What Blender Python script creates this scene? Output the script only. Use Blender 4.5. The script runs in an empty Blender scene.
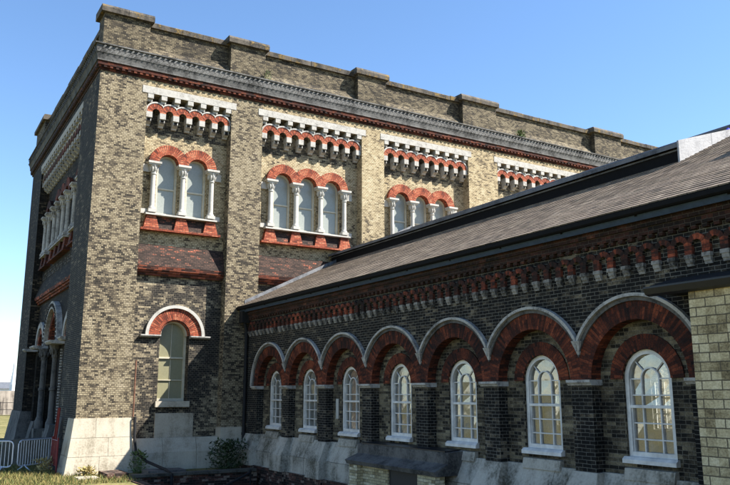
import bpy, bmesh, math, random
from mathutils import Vector, Matrix
random.seed(7)
PI = math.pi
S = bpy.context.scene
COL = S.collection

# ------------------------------------------------------------------ materials
def newmat(name):
    m = bpy.data.materials.new(name); m.use_nodes = True
    nt = m.node_tree; nt.nodes.clear()
    out = nt.nodes.new('ShaderNodeOutputMaterial')
    return m, nt, out

class NB:
    """small node-building helper"""
    def __init__(s, nt): s.nt = nt
    def n(s, t, **k):
        nd = s.nt.nodes.new(t)
        for a, b in k.items():
            if a[0] == 'i' and a[1:].isdigit(): nd.inputs[int(a[1:])].default_value = b
            elif a.startswith('in_'): nd.inputs[a[3:].replace('_', ' ')].default_value = b
            else: setattr(nd, a, b)
        return nd
    def l(s, a, b): s.nt.links.new(a, b)
    def pos(s):
        return s.n('ShaderNodeNewGeometry').outputs['Position']
    def noise(s, vec, scale, detail=4, rough=.55, stretch=None):
        if stretch:
            mp = s.n('ShaderNodeMapping'); mp.inputs['Scale'].default_value = stretch
            s.l(vec, mp.inputs['Vector']); vec = mp.outputs[0]
        nd = s.n('ShaderNodeTexNoise'); nd.inputs['Scale'].default_value = scale
        nd.inputs['Detail'].default_value = detail; nd.inputs['Roughness'].default_value = rough
        s.l(vec, nd.inputs['Vector']); return nd.outputs[0]
    def ramp(s, fac, stops, interp='LINEAR'):
        r = s.n('ShaderNodeValToRGB'); r.color_ramp.interpolation = interp
        e = r.color_ramp.elements
        while len(e) > 1: e.remove(e[-1])
        e[0].position = stops[0][0]; e[0].color = c4(stops[0][1])
        for p, c in stops[1:]:
            k = e.new(p); k.color = c4(c)
        s.l(fac, r.inputs[0]); return r.outputs[0]
    def math(s, op, a, b=None, c=None, clamp=False):
        m = s.n('ShaderNodeMath', operation=op); m.use_clamp = clamp
        for i, v in enumerate((a, b, c)):
            if v is None: continue
            if isinstance(v, (int, float)): m.inputs[i].default_value = v
            else: s.l(v, m.inputs[i])
        return m.outputs[0]
    def mix(s, fac, a, b, mode='MIX'):
        m = s.n('ShaderNodeMix', data_type='RGBA', blend_type=mode)
        for i, v in ((0, fac), (6, a), (7, b)):
            if isinstance(v, (int, float)): m.inputs[i].default_value = v
            elif isinstance(v, tuple): m.inputs[i].default_value = c4(v)
            else: s.l(v, m.inputs[i])
        return m.outputs[2]
    def bump(s, h, strength=.5, dist=.01):
        b = s.n('ShaderNodeBump'); b.inputs['Strength'].default_value = strength
        b.inputs['Distance'].default_value = dist; s.l(h, b.inputs['Height']); return b.outputs[0]
def c4(c):
    if isinstance(c, (int, float)): c = (c, c, c)
    return tuple(c) + ((1,) if len(c) == 3 else ())

def brick_mat(name, stops, mortar, patch=.5, mid=.35, bw=.225, rh=.075, ms=.006, mortar_dirt=.5,
              bump=.6, big=.22, streak=0.0, bias=0.0, off=.5, tw=1.0, soot=0.0, squash=1.0):
    m, nt, out = newmat(name); b = NB(nt)
    pos = b.pos()
    uv = b.n('ShaderNodeUVMap').outputs[0]
    wob = b.n('ShaderNodeTexNoise'); wob.inputs['Scale'].default_value = 7; b.l(pos, wob.inputs['Vector'])
    sub = b.n('ShaderNodeVectorMath', operation='SUBTRACT'); b.l(wob.outputs['Color'], sub.inputs[0]); sub.inputs[1].default_value = (.5, .5, .5)
    sc = b.n('ShaderNodeVectorMath', operation='SCALE'); b.l(sub.outputs[0], sc.inputs[0]); sc.inputs['Scale'].default_value = .018
    ad = b.n('ShaderNodeVectorMath', operation='ADD'); b.l(uv, ad.inputs[0]); b.l(sc.outputs[0], ad.inputs[1])
    bt = b.n('ShaderNodeTexBrick'); bt.offset = off; bt.squash = squash; bt.squash_frequency = 2
    for k, v in (('Color1', (0, 0, 0, 1)), ('Color2', (1, 1, 1, 1)), ('Mortar', (.5, .5, .5, 1)), ('Scale', 1.0), ('Mortar Size', ms),
                 ('Mortar Smooth', .25), ('Bias', 0.0), ('Brick Width', bw), ('Row Height', rh)):
        bt.inputs[k].default_value = v
    b.l(ad.outputs[0], bt.inputs['Vector'])
    fac = bt.outputs['Fac']
    sp = b.n('ShaderNodeSeparateXYZ'); b.l(ad.outputs[0], sp.inputs[0])
    row = b.math('FLOOR', b.math('DIVIDE', sp.outputs[1], rh))
    sh = b.math('MULTIPLY', b.math('FLOORED_MODULO', row, 2.0), off)
    colm = b.math('FLOOR', b.math('ADD', b.math('DIVIDE', sp.outputs[0], bw), sh))
    cb = b.n('ShaderNodeCombineXYZ'); b.l(colm, cb.inputs[0]); b.l(row, cb.inputs[1])
    wn = b.n('ShaderNodeTexWhiteNoise', noise_dimensions='2D'); b.l(cb.outputs[0], wn.inputs['Vector'])
    t = wn.outputs['Value']
    n1 = b.noise(pos, big, 5, .6); n2 = b.noise(pos, 1.7, 6, .65); n3 = b.noise(pos, 32, 3, .6)
    n1 = b.math('SUBTRACT', n1, .5); n2 = b.math('SUBTRACT', n2, .5); n3 = b.math('SUBTRACT', n3, .5)
    v = b.math('MULTIPLY_ADD', n1, patch * 2.2, b.math('MULTIPLY_ADD', b.math('SUBTRACT', t, .5), tw, .5))
    v = b.math('MULTIPLY_ADD', n2, mid * 2.2, v)
    v = b.math('MULTIPLY_ADD', n3, .5, v)
    if soot:
        nm = b.math('SUBTRACT', b.noise(pos, 8.0, 6, .72, (.6, .6, 1.4)), .5)
        v = b.math('MULTIPLY_ADD', nm, soot * 2.2, v)
    if streak:
        ns = b.math('SUBTRACT', b.noise(pos, 1.0, 5, .6, (2.2, 2.2, .22)), .5)
        v = b.math('MULTIPLY_ADD', ns, streak * 2.2, v)
    v = b.math('ADD', v, bias, clamp=True)
    col = b.ramp(v, stops)
    dirt = b.math('MULTIPLY_ADD', n2, mortar_dirt * 2, .55, clamp=True)
    mcol = b.mix(dirt, tuple(x * .3 for x in mortar), mortar)
    col = b.mix(fac, col, mcol)
    fine = b.math('MULTIPLY_ADD', n3, .8, 1.0)
    col = b.mix(1.0, col, b.mix(0.0, fine, fine), 'MULTIPLY')
    bs = b.n('ShaderNodeBsdfPrincipled'); bs.inputs['Roughness'].default_value = .9
    bs.inputs['Specular IOR Level'].default_value = .25
    b.l(col, bs.inputs['Base Color'])
    h = b.math('SUBTRACT', b.math('MULTIPLY', n3, .8), fac)
    h = b.math('MULTIPLY_ADD', t, .5, h)
    b.l(b.bump(h, bump, .012), bs.inputs['Normal'])
    b.l(bs.outputs[0], out.inputs[0])
    return m

def stone_mat(name, base, dark, amount=.5, scale=1.2, rough=.85, bump=.35, streak=.4, spots=None, fine=18):
    m, nt, out = newmat(name); b = NB(nt); pos = b.pos()
    n1 = b.noise(pos, scale, 7, .65); n2 = b.noise(pos, fine, 4, .6)
    ns = b.noise(pos, 1.6, 5, .6, (1.6, 1.6, .2))
    v = b.math('MULTIPLY_ADD', b.math('SUBTRACT', ns, .5), streak * 2, n1)
    v = b.math('MULTIPLY_ADD', b.math('SUBTRACT', n2, .5), .5, v)
    lo = .62 - amount * .4
    col = b.ramp(v, [(max(0, lo - .2), base), (lo + .02, tuple((x * .75 + y * .25) for x, y in zip(base, dark))), (min(1, lo + .28), dark)])
    if spots:
        ns2 = b.noise(pos, 3.2, 5, .7)
        f = b.ramp(ns2, [(.54, 0.0), (.64, 1.0)])
        col = b.mix(f, col, spots)
    bs = b.n('ShaderNodeBsdfPrincipled'); bs.inputs['Roughness'].default_value = rough
    bs.inputs['Specular IOR Level'].default_value = .25
    b.l(col, bs.inputs['Base Color'])
    b.l(b.bump(b.math('MULTIPLY_ADD', n1, .6, n2), bump, .02), bs.inputs['Normal'])
    b.l(bs.outputs[0], out.inputs[0]); return m

def plain_mat(name, col, rough=.5, metal=0.0, spec=.5, var=.25, scale=9.0, bump=.1):
    m, nt, out = newmat(name); b = NB(nt); pos = b.pos()
    n = b.noise(pos, scale, 5, .65)
    c = b.ramp(n, [(.3, tuple(x * (1 - var) for x in col)), (.7, tuple(min(1, x * (1 + var * .6)) for x in col))])
    bs = b.n('ShaderNodeBsdfPrincipled'); bs.inputs['Roughness'].default_value = rough
    bs.inputs['Metallic'].default_value = metal; bs.inputs['Specular IOR Level'].default_value = spec
    b.l(c, bs.inputs['Base Color'])
    if bump: b.l(b.bump(n, bump, .01), bs.inputs['Normal'])
    b.l(bs.outputs[0], out.inputs[0]); return m

def glass_mat(name, base, refl, wav, rough, wscale=1.6):
    m, nt, out = newmat(name); b = NB(nt); pos = b.pos()
    n = b.noise(pos, wscale, 3, .5); n2 = b.noise(pos, 14, 4, .6)
    d = b.n('ShaderNodeBsdfDiffuse')
    b.l(b.ramp(n2, [(.3, tuple(x * .92 for x in base)), (.7, tuple(x * 1.06 for x in base))]), d.inputs['Color'])
    g = b.n('ShaderNodeBsdfGlossy'); g.inputs['Roughness'].default_value = rough
    g.inputs['Color'].default_value = (.95, .95, .93, 1)
    b.l(b.bump(n, wav, .1), g.inputs['Normal'])
    mx = b.n('ShaderNodeMixShader'); mx.inputs[0].default_value = refl
    b.l(d.outputs[0], mx.inputs[1]); b.l(g.outputs[0], mx.inputs[2]); b.l(mx.outputs[0], out.inputs[0])
    return m

M = {}
M['stock'] = brick_mat('stock_brick', [(0, (.0231, .0188, .015)), (.17, (.0579, .0453, .0315)), (.32, (.1774, .1357, .0788)), (.5, (.3203, .2527, .1463)),
                       (.75, (.4013, .3205, .1913)), (1, (.4784, .3996, .2589))], (.1543, .1245, .0825), patch=.42, mid=.42, mortar_dirt=.5, bias=.075, streak=.2, bw=.135, rh=.068, ms=.008, tw=.62, soot=.5)
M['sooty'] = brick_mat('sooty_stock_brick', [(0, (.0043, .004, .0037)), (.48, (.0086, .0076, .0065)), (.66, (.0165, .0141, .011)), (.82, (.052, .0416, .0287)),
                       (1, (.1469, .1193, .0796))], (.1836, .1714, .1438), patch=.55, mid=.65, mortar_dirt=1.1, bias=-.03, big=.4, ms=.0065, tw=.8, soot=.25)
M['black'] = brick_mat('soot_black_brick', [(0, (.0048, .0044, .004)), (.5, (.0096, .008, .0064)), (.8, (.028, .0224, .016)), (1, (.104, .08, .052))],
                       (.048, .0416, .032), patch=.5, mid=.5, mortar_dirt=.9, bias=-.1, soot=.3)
M['pier'] = brick_mat('pale_patched_brick', [(0, (.08, .06, .034)), (.25, (.25, .195, .105)), (.55, (.47, .385, .225)), (1, (.64, .55, .36))],
                      (.16, .13, .085), patch=.4, mid=.45, bw=.36, rh=.15, ms=.011, bias=.06, tw=.55, soot=.3)
M['tymp'] = brick_mat('tympanum_brick', [(0, (.0072, .0066, .0054)), (.3, (.018, .015, .0108)), (.55, (.072, .0582, .0372)), (.85, (.168, .138, .087)), (1, (.216, .18, .114))],
                      (.168, .15, .117), patch=.6, mid=.6, bias=-.02, tw=.7, soot=.3, mortar_dirt=.8)
M['red'] = brick_mat('red_voussoir_brick', [(0, (.09, .02, .011)), (.35, (.23, .05, .024)), (.7, (.31, .078, .037)), (1, (.37, .14, .075))],
                     (.075, .04, .028), patch=.3, mid=.4, ms=.009, bw=.24, rh=.075, bias=.02, tw=.9, soot=.3)
M['dred'] = brick_mat('dark_red_brick', [(0, (.028, .012, .009)), (.35, (.085, .026, .016)), (.7, (.19, .05, .026)), (1, (.36, .10, .05))],
                      (.11, .075, .055), patch=.5, mid=.65, ms=.004, bw=.3, rh=.075, bias=-.02)
M['frieze'] = brick_mat('frieze_brick', [(0, (.0072, .005, .0043)), (.5, (.0246, .0108, .0079)), (.85, (.0578, .0202, .013)), (1, (.1228, .047, .026))],
                        (.0939, .0758, .0615), patch=.4, mid=.5, ms=.005, bias=-.02, tw=.7)
M['redbase'] = brick_mat('basement_red_brick', [(0, (.008, .007, .006)), (.5, (.025, .014, .011)), (.85, (.08, .03, .02)), (1, (.2, .15, .115))],
                         (.09, .078, .065), patch=.4, mid=.6)
M['cband'] = brick_mat('cornice_red_brick', [(0, (.0094, .0042, .0032)), (.4, (.0327, .0094, .0056)), (.8, (.0748, .0187, .0094)), (1, (.1216, .0327, .014))],
                      (.0234, .0164, .014), patch=.4, mid=.5, ms=.004)
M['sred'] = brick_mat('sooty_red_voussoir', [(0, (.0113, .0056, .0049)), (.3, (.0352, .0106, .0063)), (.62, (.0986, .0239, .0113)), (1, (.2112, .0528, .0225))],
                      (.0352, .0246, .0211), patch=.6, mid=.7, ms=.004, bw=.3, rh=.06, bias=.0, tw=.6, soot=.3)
M['cred'] = brick_mat('corbel_red_brick', [(0, (.012, .008, .007)), (.42, (.045, .016, .011)), (.75, (.15, .036, .019)), (1, (.29, .07, .034))],
                      (.05, .035, .03), patch=1.1, mid=.9, ms=.003, bw=.4, rh=.06, bias=-.08, big=.5, tw=.5)
M['bcorb'] = stone_mat('sooty_corbel_stone', (.32, .304, .28), (.024, .0224, .0208), .62, 1.6, streak=.3)
M['grey'] = brick_mat('greyed_stock_brick', [(0, (.0138, .0119, .0097)), (.2, (.0302, .0253, .0189)), (.36, (.0906, .0716, .0473)), (.54, (.1976, .1588, .0996)),
                       (.76, (.2581, .2126, .1346)), (1, (.3184, .2663, .1804))], (.0934, .0753, .0538), patch=.45, mid=.45, mortar_dirt=.5, bias=.035, streak=.2, bw=.135, rh=.068, ms=.009, tw=.66, soot=.6)
M['dirt_shade'] = brick_mat('dirt_shade_stock_brick', [(0, (.0087, .0079, .0072)), (.35, (.0217, .0188, .0152)), (.52, (.065, .0535, .0376)), (.68, (.1878, .1517, .0976)), (1, (.3323, .2781, .1806))],
                      (.159, .1373, .1047), patch=.8, mid=.6, mortar_dirt=.9, bias=-.02, bw=.16, ms=.007, big=.3, tw=.6, soot=.3)  # dirt on the lower wall, painted shade around the corbel arches
M['slope'] = brick_mat('weathering_brick', [(0, (.022, .014, .011)), (.5, (.05, .031, .024)), (.74, (.08, .045, .032)), (.88, (.19, .06, .035)), (1, (.32, .10, .055))],
                      (.03, .024, .02), patch=.5, mid=.5, ms=.01, bw=.16, rh=.07, bias=-.03, tw=.8, soot=.2)
M['cornice'] = stone_mat('grey_cornice_stone', (.1438, .1408, .1346), (.0275, .0269, .0257), .55, 2.5, streak=.2)
M['tooth'] = stone_mat('cornice_tooth_stone', (.2816, .2752, .2624), (.0448, .0448, .0448), .5, 3.5, streak=.2)
M['coping'] = stone_mat('weathered_coping_stone', (.1156, .0986, .0782), (.0204, .0183, .0156), .6, 1.6, spots=(.17, .1122, .034))
M['lime'] = stone_mat('limestone', (.4378, .3899, .3078), (.1915, .1642, .1163), .26, 1.1, streak=.4)
M['limeb'] = stone_mat('stained_limestone', (.45, .41, .34), (.085, .078, .055), .48, 1.0, streak=.35)
M['white'] = stone_mat('white_painted_stone', (.4243, .4066, .3653), (.2357, .218, .1886), .2, 3.0, bump=.15, streak=.25)
M['hood'] = stone_mat('pale_hood_stone', (.45, .43, .395), (.10, .095, .088), .44, 2.6, streak=.2)
M['greystone'] = stone_mat('grey_weathered_stone', (.14, .132, .12), (.03, .03, .03), .55, 1.8, streak=.25)
M['dstone'] = stone_mat('mossy_shade_stone', (.10, .095, .08), (.025, .025, .02), .5, 1.5)
M['soot_stone'] = stone_mat('sooty_white_stone', (.3903, .3731, .3387), (.1722, .1607, .1435), .3, 6.0, streak=.2)
M['blackpaint'] = plain_mat('black_gloss_paint', (.012, .013, .016), .4, 0, .35)
M['lead'] = stone_mat('lead_sheet', (.1445, .1487, .1573), (.051, .0536, .0595), .4, 1.4, rough=.55, streak=.5)
M['whitelead'] = stone_mat('white_lead_sheet', (.3564, .3564, .3564), (.1836, .1836, .189), .3, 1.8, rough=.6, streak=.4)
M['frame'] = plain_mat('white_painted_timber', (.60, .58, .545), .5, var=.3, scale=4)
M['cream'] = plain_mat('cream_painted_timber', (.465, .42, .315), .55, var=.2, scale=5)
M['paneA'] = glass_mat('dusty_pale_pane', (.26, .275, .25), .03, .12, .2)
M['paneC'] = glass_mat('dusty_green_pane', (.2232, .2108, .1302), .06, .15, .2)

def clear_glass():
    m, nt, out = newmat('old_window_glass'); b = NB(nt); pos = b.pos()
    n = b.noise(pos, 1.8, 3, .5); n2 = b.noise(pos, 3.0, 6, .7)
    tr = b.n('ShaderNodeBsdfTransparent'); tr.inputs[0].default_value = (.82, .84, .78, 1)
    g = b.n('ShaderNodeBsdfGlossy'); g.inputs['Roughness'].default_value = .07; b.l(b.bump(n, .07, .1), g.inputs['Normal'])
    d = b.n('ShaderNodeBsdfDiffuse'); d.inputs[0].default_value = (.36, .375, .37, 1)
    m1 = b.n('ShaderNodeMixShader'); m1.inputs[0].default_value = .24; b.l(tr.outputs[0], m1.inputs[1]); b.l(g.outputs[0], m1.inputs[2])
    m2 = b.n('ShaderNodeMixShader'); b.l(b.ramp(n2, [(.4, .05), (.7, .38)]), m2.inputs[0]); b.l(m1.outputs[0], m2.inputs[1]); b.l(d.outputs[0], m2.inputs[2])
    b.l(m2.outputs[0], out.inputs[0]); return m
M['paneB'] = clear_glass()
M['plaster'] = stone_mat('cream_limewash', (.60, .59, .55), (.26, .25, .22), .35, .7, streak=.5)
M['floor'] = stone_mat('concrete_floor', (.34, .30, .23), (.16, .14, .11), .4, .8)
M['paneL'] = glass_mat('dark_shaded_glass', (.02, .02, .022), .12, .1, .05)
M['matblack'] = plain_mat('matt_black_paint', (.008, .008, .009), .8, 0, .12)
M['sky_sheen'] = plain_mat('painted_sky_sheen', (.045, .075, .14), .5, 0, .4)
M['iron'] = plain_mat('black_iron', (.016, .016, .017), .7, .0, .2)
M['rust'] = plain_mat('rusty_iron', (.16, .075, .045), .8, 0, .3, var=.5)
M['galv'] = plain_mat('galvanised_steel', (.62, .63, .68), .4, .35, .5, var=.1)
M['redpaint'] = plain_mat('red_paint', (.13, .004, .010), .5, 0, .4)
M['bluepaint'] = plain_mat('blue_paint', (.03, .03, .4), .4)
M['leaf'] = plain_mat('weed_leaf', (.075, .12, .028), .7, 0, .3, var=.5, scale=22)
M['leafdark'] = plain_mat('bush_leaf', (.026, .045, .014), .7, 0, .3, var=.5, scale=22)
M['dryleaf'] = plain_mat('dry_stem', (.34, .27, .11), .8, 0, .2, var=.4, scale=20)
M['darkdoor'] = plain_mat('dark_door', (.012, .011, .011), .6)
M['concrete'] = stone_mat('river_wall_concrete', (.36, .31, .26), (.12, .10, .085), .55, .5, streak=.9)
M['whiteclad'] = plain_mat('white_cladding', (.62, .66, .72), .5, var=.08, scale=.5)

def slate_mat():
    m, nt, out = newmat('roof_slate'); b = NB(nt); pos = b.pos()
    uv = b.n('ShaderNodeUVMap').outputs[0]
    sp = b.n('ShaderNodeSeparateXYZ'); b.l(uv, sp.inputs[0])
    row = b.math('FLOOR', b.math('DIVIDE', sp.outputs[1], .21))
    xx = b.math('ADD', b.math('DIVIDE', sp.outputs[0], .2), b.math('MULTIPLY', b.math('FLOORED_MODULO', row, 2.0), .5))
    cb = b.n('ShaderNodeCombineXYZ'); b.l(b.math('FLOOR', xx), cb.inputs[0]); b.l(row, cb.inputs[1])
    wn = b.n('ShaderNodeTexWhiteNoise', noise_dimensions='2D'); b.l(cb.outputs[0], wn.inputs['Vector'])
    edge = b.math('ABSOLUTE', b.math('SUBTRACT', b.math('FRACT', xx), .5))
    gap = b.math('GREATER_THAN', edge, .465)
    n = b.noise(pos, .7, 6, .65); n2 = b.noise(pos, 20, 4, .6)
    v = b.math('MULTIPLY_ADD', b.math('SUBTRACT', n, .5), .8, b.math('MULTIPLY_ADD', wn.outputs['Value'], .62, .19))
    v = b.math('MULTIPLY_ADD', b.math('SUBTRACT', n2, .5), .4, v)
    col = b.ramp(v, [(0, (.06, .05, .042)), (.3, (.155, .12, .092)), (.68, (.228, .178, .135)), (1, (.315, .258, .198))])
    moss = b.ramp(b.noise(pos, 2.3, 6, .75), [(.56, 0.0), (.68, .65)])
    col = b.mix(moss, col, (.10, .095, .06))
    col = b.mix(gap, col, (.04, .034, .03))
    bs = b.n('ShaderNodeBsdfPrincipled'); bs.inputs['Roughness'].default_value = .75
    bs.inputs['Specular IOR Level'].default_value = .25
    b.l(col, bs.inputs['Base Color']); b.l(b.bump(b.math('ADD', n2, wn.outputs['Value']), .4, .012), bs.inputs['Normal']); b.l(bs.outputs[0], out.inputs[0]); return m
M['slate'] = slate_mat()

def ground_mat():
    m, nt, out = newmat('dry_ground'); b = NB(nt); pos = b.pos()
    n = b.noise(pos, .6, 7, .65); n2 = b.noise(pos, 9, 5, .65)
    v = b.math('MULTIPLY_ADD', b.math('SUBTRACT', n2, .5), .8, n)
    col = b.ramp(v, [(.3, (.045, .055, .02)), (.45, (.11, .105, .04)), (.6, (.20, .17, .075)), (.75, (.26, .22, .12))])
    bs = b.n('ShaderNodeBsdfPrincipled'); bs.inputs['Roughness'].default_value = .95
    bs.inputs['Specular IOR Level'].default_value = .1
    b.l(col, bs.inputs['Base Color']); b.l(b.bump(n2, .6, .05), bs.inputs['Normal']); b.l(bs.outputs[0], out.inputs[0]); return m
M['ground'] = ground_mat()
M['soil'] = stone_mat('dark_soil', (.05, .045, .036), (.02, .02, .015), .5, 2.0)

# ------------------------------------------------------------------ mesh building
class Frame:
    def __init__(s, o, U, N): s.o = Vector(o); s.U = Vector(U); s.N = Vector(N)
    def p(s, u, z, d): 
        v = s.o + s.U * u + s.N * d
        return Vector((v.x, v.y, s.o.z + z))
WF = Frame((0, 0, 0), (1, 0, 0), (0, -1, 0))      # front of the tall building
LF = Frame((0, 0, 0), (0, 1, 0), (-1, 0, 0))      # its left (entrance) side
BX = 6.34
BF = Frame((BX, 0, 0), (0, -1, 0), (-1, 0, 0))    # low building wall

class MB:
    def __init__(s): s.v = []; s.f = []; s.uv = []; s.mi = []
    def face(s, pts, uv=None, mi=0):
        i = len(s.v); s.v += [Vector(p) for p in pts]
        s.f.append(tuple(range(i, i + len(pts)))); s.uv.append(uv); s.mi.append(mi)
    def hexa(s, c):
        """8 corners: bottom 4 then top 4"""
        for q in ((0, 1, 2, 3), (4, 5, 6, 7), (0, 1, 5, 4), (1, 2, 6, 5), (2, 3, 7, 6), (3, 0, 4, 7)):
            s.face([c[k] for k in q])
    def box(s, F, u0, u1, z0, z1, d0, d1):
        s.hexa([F.p(u, z, d) for z in (z0, z1) for u, d in ((u0, d0), (u1, d0), (u1, d1), (u0, d1))])
    def frust(s, F, z0, z1, b, t):
        """b,t = (u0,u1,d0,d1) at z0 and z1"""
        c = []
        for z, (u0, u1, d0, d1) in ((z0, b), (z1, t)):
            c += [F.p(u0, z, d0), F.p(u1, z, d0), F.p(u1, z, d1), F.p(u0, z, d1)]
        s.hexa(c)
    def prism(s, F, prof, u0, u1, mitre=False, step=None):
        """extrude a closed (d,z) profile along u; mitre: the start is cut back by d (outer corner)"""
        n = len(prof)
        A = [F.p((u0 - d) if mitre else u0, z, d) for d, z in prof]
        B = [F.p(u1, z, d) for d, z in prof]
        for i in range(n):
            j = (i + 1) % n
            s.face([A[i], B[i], B[j], A[j]])
        s.face(A); s.face(B)
    def ring(s, F, uc, zc, r0, r1, d0, d1, a0=0, a1=PI, n=28, lim=None, liml=True, limr=True, ends=True, back=False, si=0):
        """arch ring from angle a0 to a1 (0 = +u side). lim = half spacing at which neighbours meet"""
        def rc(r, a):
            c = math.cos(a)
            if lim and ((c > 0 and limr) or (c < 0 and liml)) and abs(c) > 1e-6: return min(r, lim / abs(c))
            return r
        rm = (r0 + r1) / 2
        prev = None
        for i in range(n + 1):
            a = a0 + (a1 - a0) * i / n
            ri, ro = rc(r0, a), rc(r1, a)
            P = lambda r, d: F.p(uc + r * math.cos(a), zc + r * math.sin(a), d)
            cur = (P(ri, d0), P(ri, d1), P(ro, d1), P(ro, d0), ri, ro, a * rm)
            if prev and (cur[5] - cur[4] > 1e-4 or prev[5] - prev[4] > 1e-4):
                q, w = prev, cur
                s.face([q[1], w[1], w[2], q[2]], [(q[4], q[6]), (w[4], w[6]), (w[5], w[6]), (q[5], q[6])])
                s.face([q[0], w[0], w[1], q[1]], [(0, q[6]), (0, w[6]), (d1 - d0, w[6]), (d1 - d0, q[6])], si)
                s.face([q[2], w[2], w[3], q[3]], [(0, q[6]), (0, w[6]), (d1 - d0, w[6]), (d1 - d0, q[6])])
                if back: s.face([q[0], w[0], w[3], q[3]])
            if ends and i in (0, n) and ro - ri > 1e-4: s.face([cur[0], cur[1], cur[2], cur[3]])
            prev = cur
    def wall(s, F, u0, u1, z0, z1, d, ops=(), depth=.3, n=20, bottom=True, soffit=True):
        """sheet wall with round-headed openings (c, w, zb, zs)"""
        x = u0
        for c, w, zb, zs in sorted(ops):
            if c - w > x: s.face([F.p(x, z0, d), F.p(c - w, z0, d), F.p(c - w, z1, d), F.p(x, z1, d)])
            if zb > z0: s.face([F.p(c - w, z0, d), F.p(c + w, z0, d), F.p(c + w, zb, d), F.p(c - w, zb, d)])
            pts = [(c - w * math.cos(PI * i / n), zs + w * math.sin(PI * i / n)) for i in range(n + 1)]
            for (ua, za), (ub, zb2) in zip(pts, pts[1:]):
                s.face([F.p(ua, za, d), F.p(ub, zb2, d), F.p(ub, z1, d), F.p(ua, z1, d)])
                if soffit: s.face([F.p(ua, za, d), F.p(ub, zb2, d), F.p(ub, zb2, d - depth), F.p(ua, za, d - depth)])
            for uu in (c - w, c + w):
                s.face([F.p(uu, zb, d), F.p(uu, zs, d), F.p(uu, zs, d - depth), F.p(uu, zb, d - depth)])
            if bottom: s.face([F.p(c - w, zb, d), F.p(c + w, zb, d), F.p(c + w, zb, d - depth), F.p(c - w, zb, d - depth)])
            x = c + w
        if u1 > x: s.face([F.p(x, z0, d), F.p(u1, z0, d), F.p(u1, z1, d), F.p(x, z1, d)])
    def pane(s, F, c, w, zb, zs, d, n=20):
        s.face([F.p(c - w, zb, d), F.p(c + w, zb, d)] + [F.p(c + w * math.cos(PI * i / n), zs + w * math.sin(PI * i / n), d) for i in range(n + 1)])
    def lathe(s, base, prof, n=14):
        base = Vector(base)
        rows = [[base + Vector((r * math.cos(2 * PI * k / n), r * math.sin(2 * PI * k / n), z)) for k in range(n)] for r, z in prof]
        for a, b in zip(rows, rows[1:]):
            for k in range(n):
                j = (k + 1) % n
                s.face([a[k], a[j], b[j], b[k]])
        s.face(rows[0]); s.face(rows[-1])
    def tube(s, pts, r, n=8):
        pts = [Vector(p) for p in pts]; rows = []
        for i, p in enumerate(pts):
            t = (pts[min(i + 1, len(pts) - 1)] - pts[max(i - 1, 0)]).normalized()
            a = t.cross(Vector((0, 0, 1)) if abs(t.z) < .9 else Vector((1, 0, 0))).normalized(); b2 = t.cross(a)
            rows.append([p + a * r * math.cos(2 * PI * k / n) + b2 * r * math.sin(2 * PI * k / n) for k in range(n)])
        for a, b in zip(rows, rows[1:]):
            for k in range(n):
                j = (k + 1) % n
                s.face([a[k], a[j], b[j], b[k]])
        s.face(rows[0]); s.face(rows[-1])
    def build(s, name, mats, parent=None, smooth=False):
        loc = Vector(parent['_base']) if parent is not None else Vector((0, 0, 0))
        me = bpy.data.meshes.new(name)
        me.from_pydata([v - loc for v in s.v], [], s.f)
        for m in (mats if isinstance(mats, (list, tuple)) else [mats]): me.materials.append(m)
        ul = me.uv_layers.new(name='UVMap')
        for p, uv, mi in zip(me.polygons, s.uv, s.mi):
            p.material_index = mi
            nx, ny, nz = (abs(t) for t in p.normal)
            for k, li in enumerate(p.loop_indices):
                if uv: ul.data[li].uv = uv[k]; continue
                w = s.v[me.loops[li].vertex_index]
                if nz > .97: c = (w.x, w.y)
                elif nx > ny: c = (w.y, w.z if nz < .3 else w.z / max(.25, math.sqrt(1 - nz * nz)))
                else: c = (w.x, w.z if nz < .3 else w.z / max(.25, math.sqrt(1 - nz * nz)))
                ul.data[li].uv = c
        if smooth:
            bm = bmesh.new(); bm.from_mesh(me); bmesh.ops.remove_doubles(bm, verts=bm.verts, dist=1e-5)
            bmesh.ops.recalc_face_normals(bm, faces=bm.faces)
            for f in bm.faces: f.smooth = True
            for e in bm.edges:
                if len(e.link_faces) == 2 and e.calc_face_angle(0) > .7: e.smooth = False
            bm.to_mesh(me); bm.free()
        o = bpy.data.objects.new(name, me); COL.objects.link(o)
        if parent is not None:
            o.parent = parent; o['_base'] = list(loc)
        else: o['_base'] = [0, 0, 0]
        return o

def tag(o, label=None, cat=None, group=None, kind=None):
    if label: o['label'] = label
    if cat: o['category'] = cat
    if group: o['group'] = group
    if kind: o['kind'] = kind
    return o
def thing(name, loc, label, cat, group=None):
    o = bpy.data.objects.new(name, None); COL.objects.link(o); o.location = loc
    o.empty_display_size = .3; o['_base'] = list(loc)
    return tag(o, label, cat, group)

# ================================================================== TALL BUILDING
EH = thing('engine_house', (0, 0, 0), 'tall two storey yellow stock brick building with red arched windows and stone coped parapet', 'building')
LEN, DEP = 46.0, 17.2
RD = .45                                            # depth of the recessed bays
PIL = [(0, 1.85), (5.39, 6.8), (11.77, 12.98), (18.01, 19.91), (27.5, 29.4), (36.5, 38.4), (44.3, LEN)]
BAYS = [(1.85, 5.39), (6.8, 11.77), (12.98, 18.01), (19.91, 27.5), (29.4, 36.5), (38.4, 44.3)]
LIGHTS = [(2, 3.54, 1.2), (3, 9.2, 1.21), (3, 15.34, 1.16), (5, 23.7, 1.2), (3, 33, 1.2), (3, 41.3, 1.2)]
SPR, SILL = 11.78, 9.72

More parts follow.
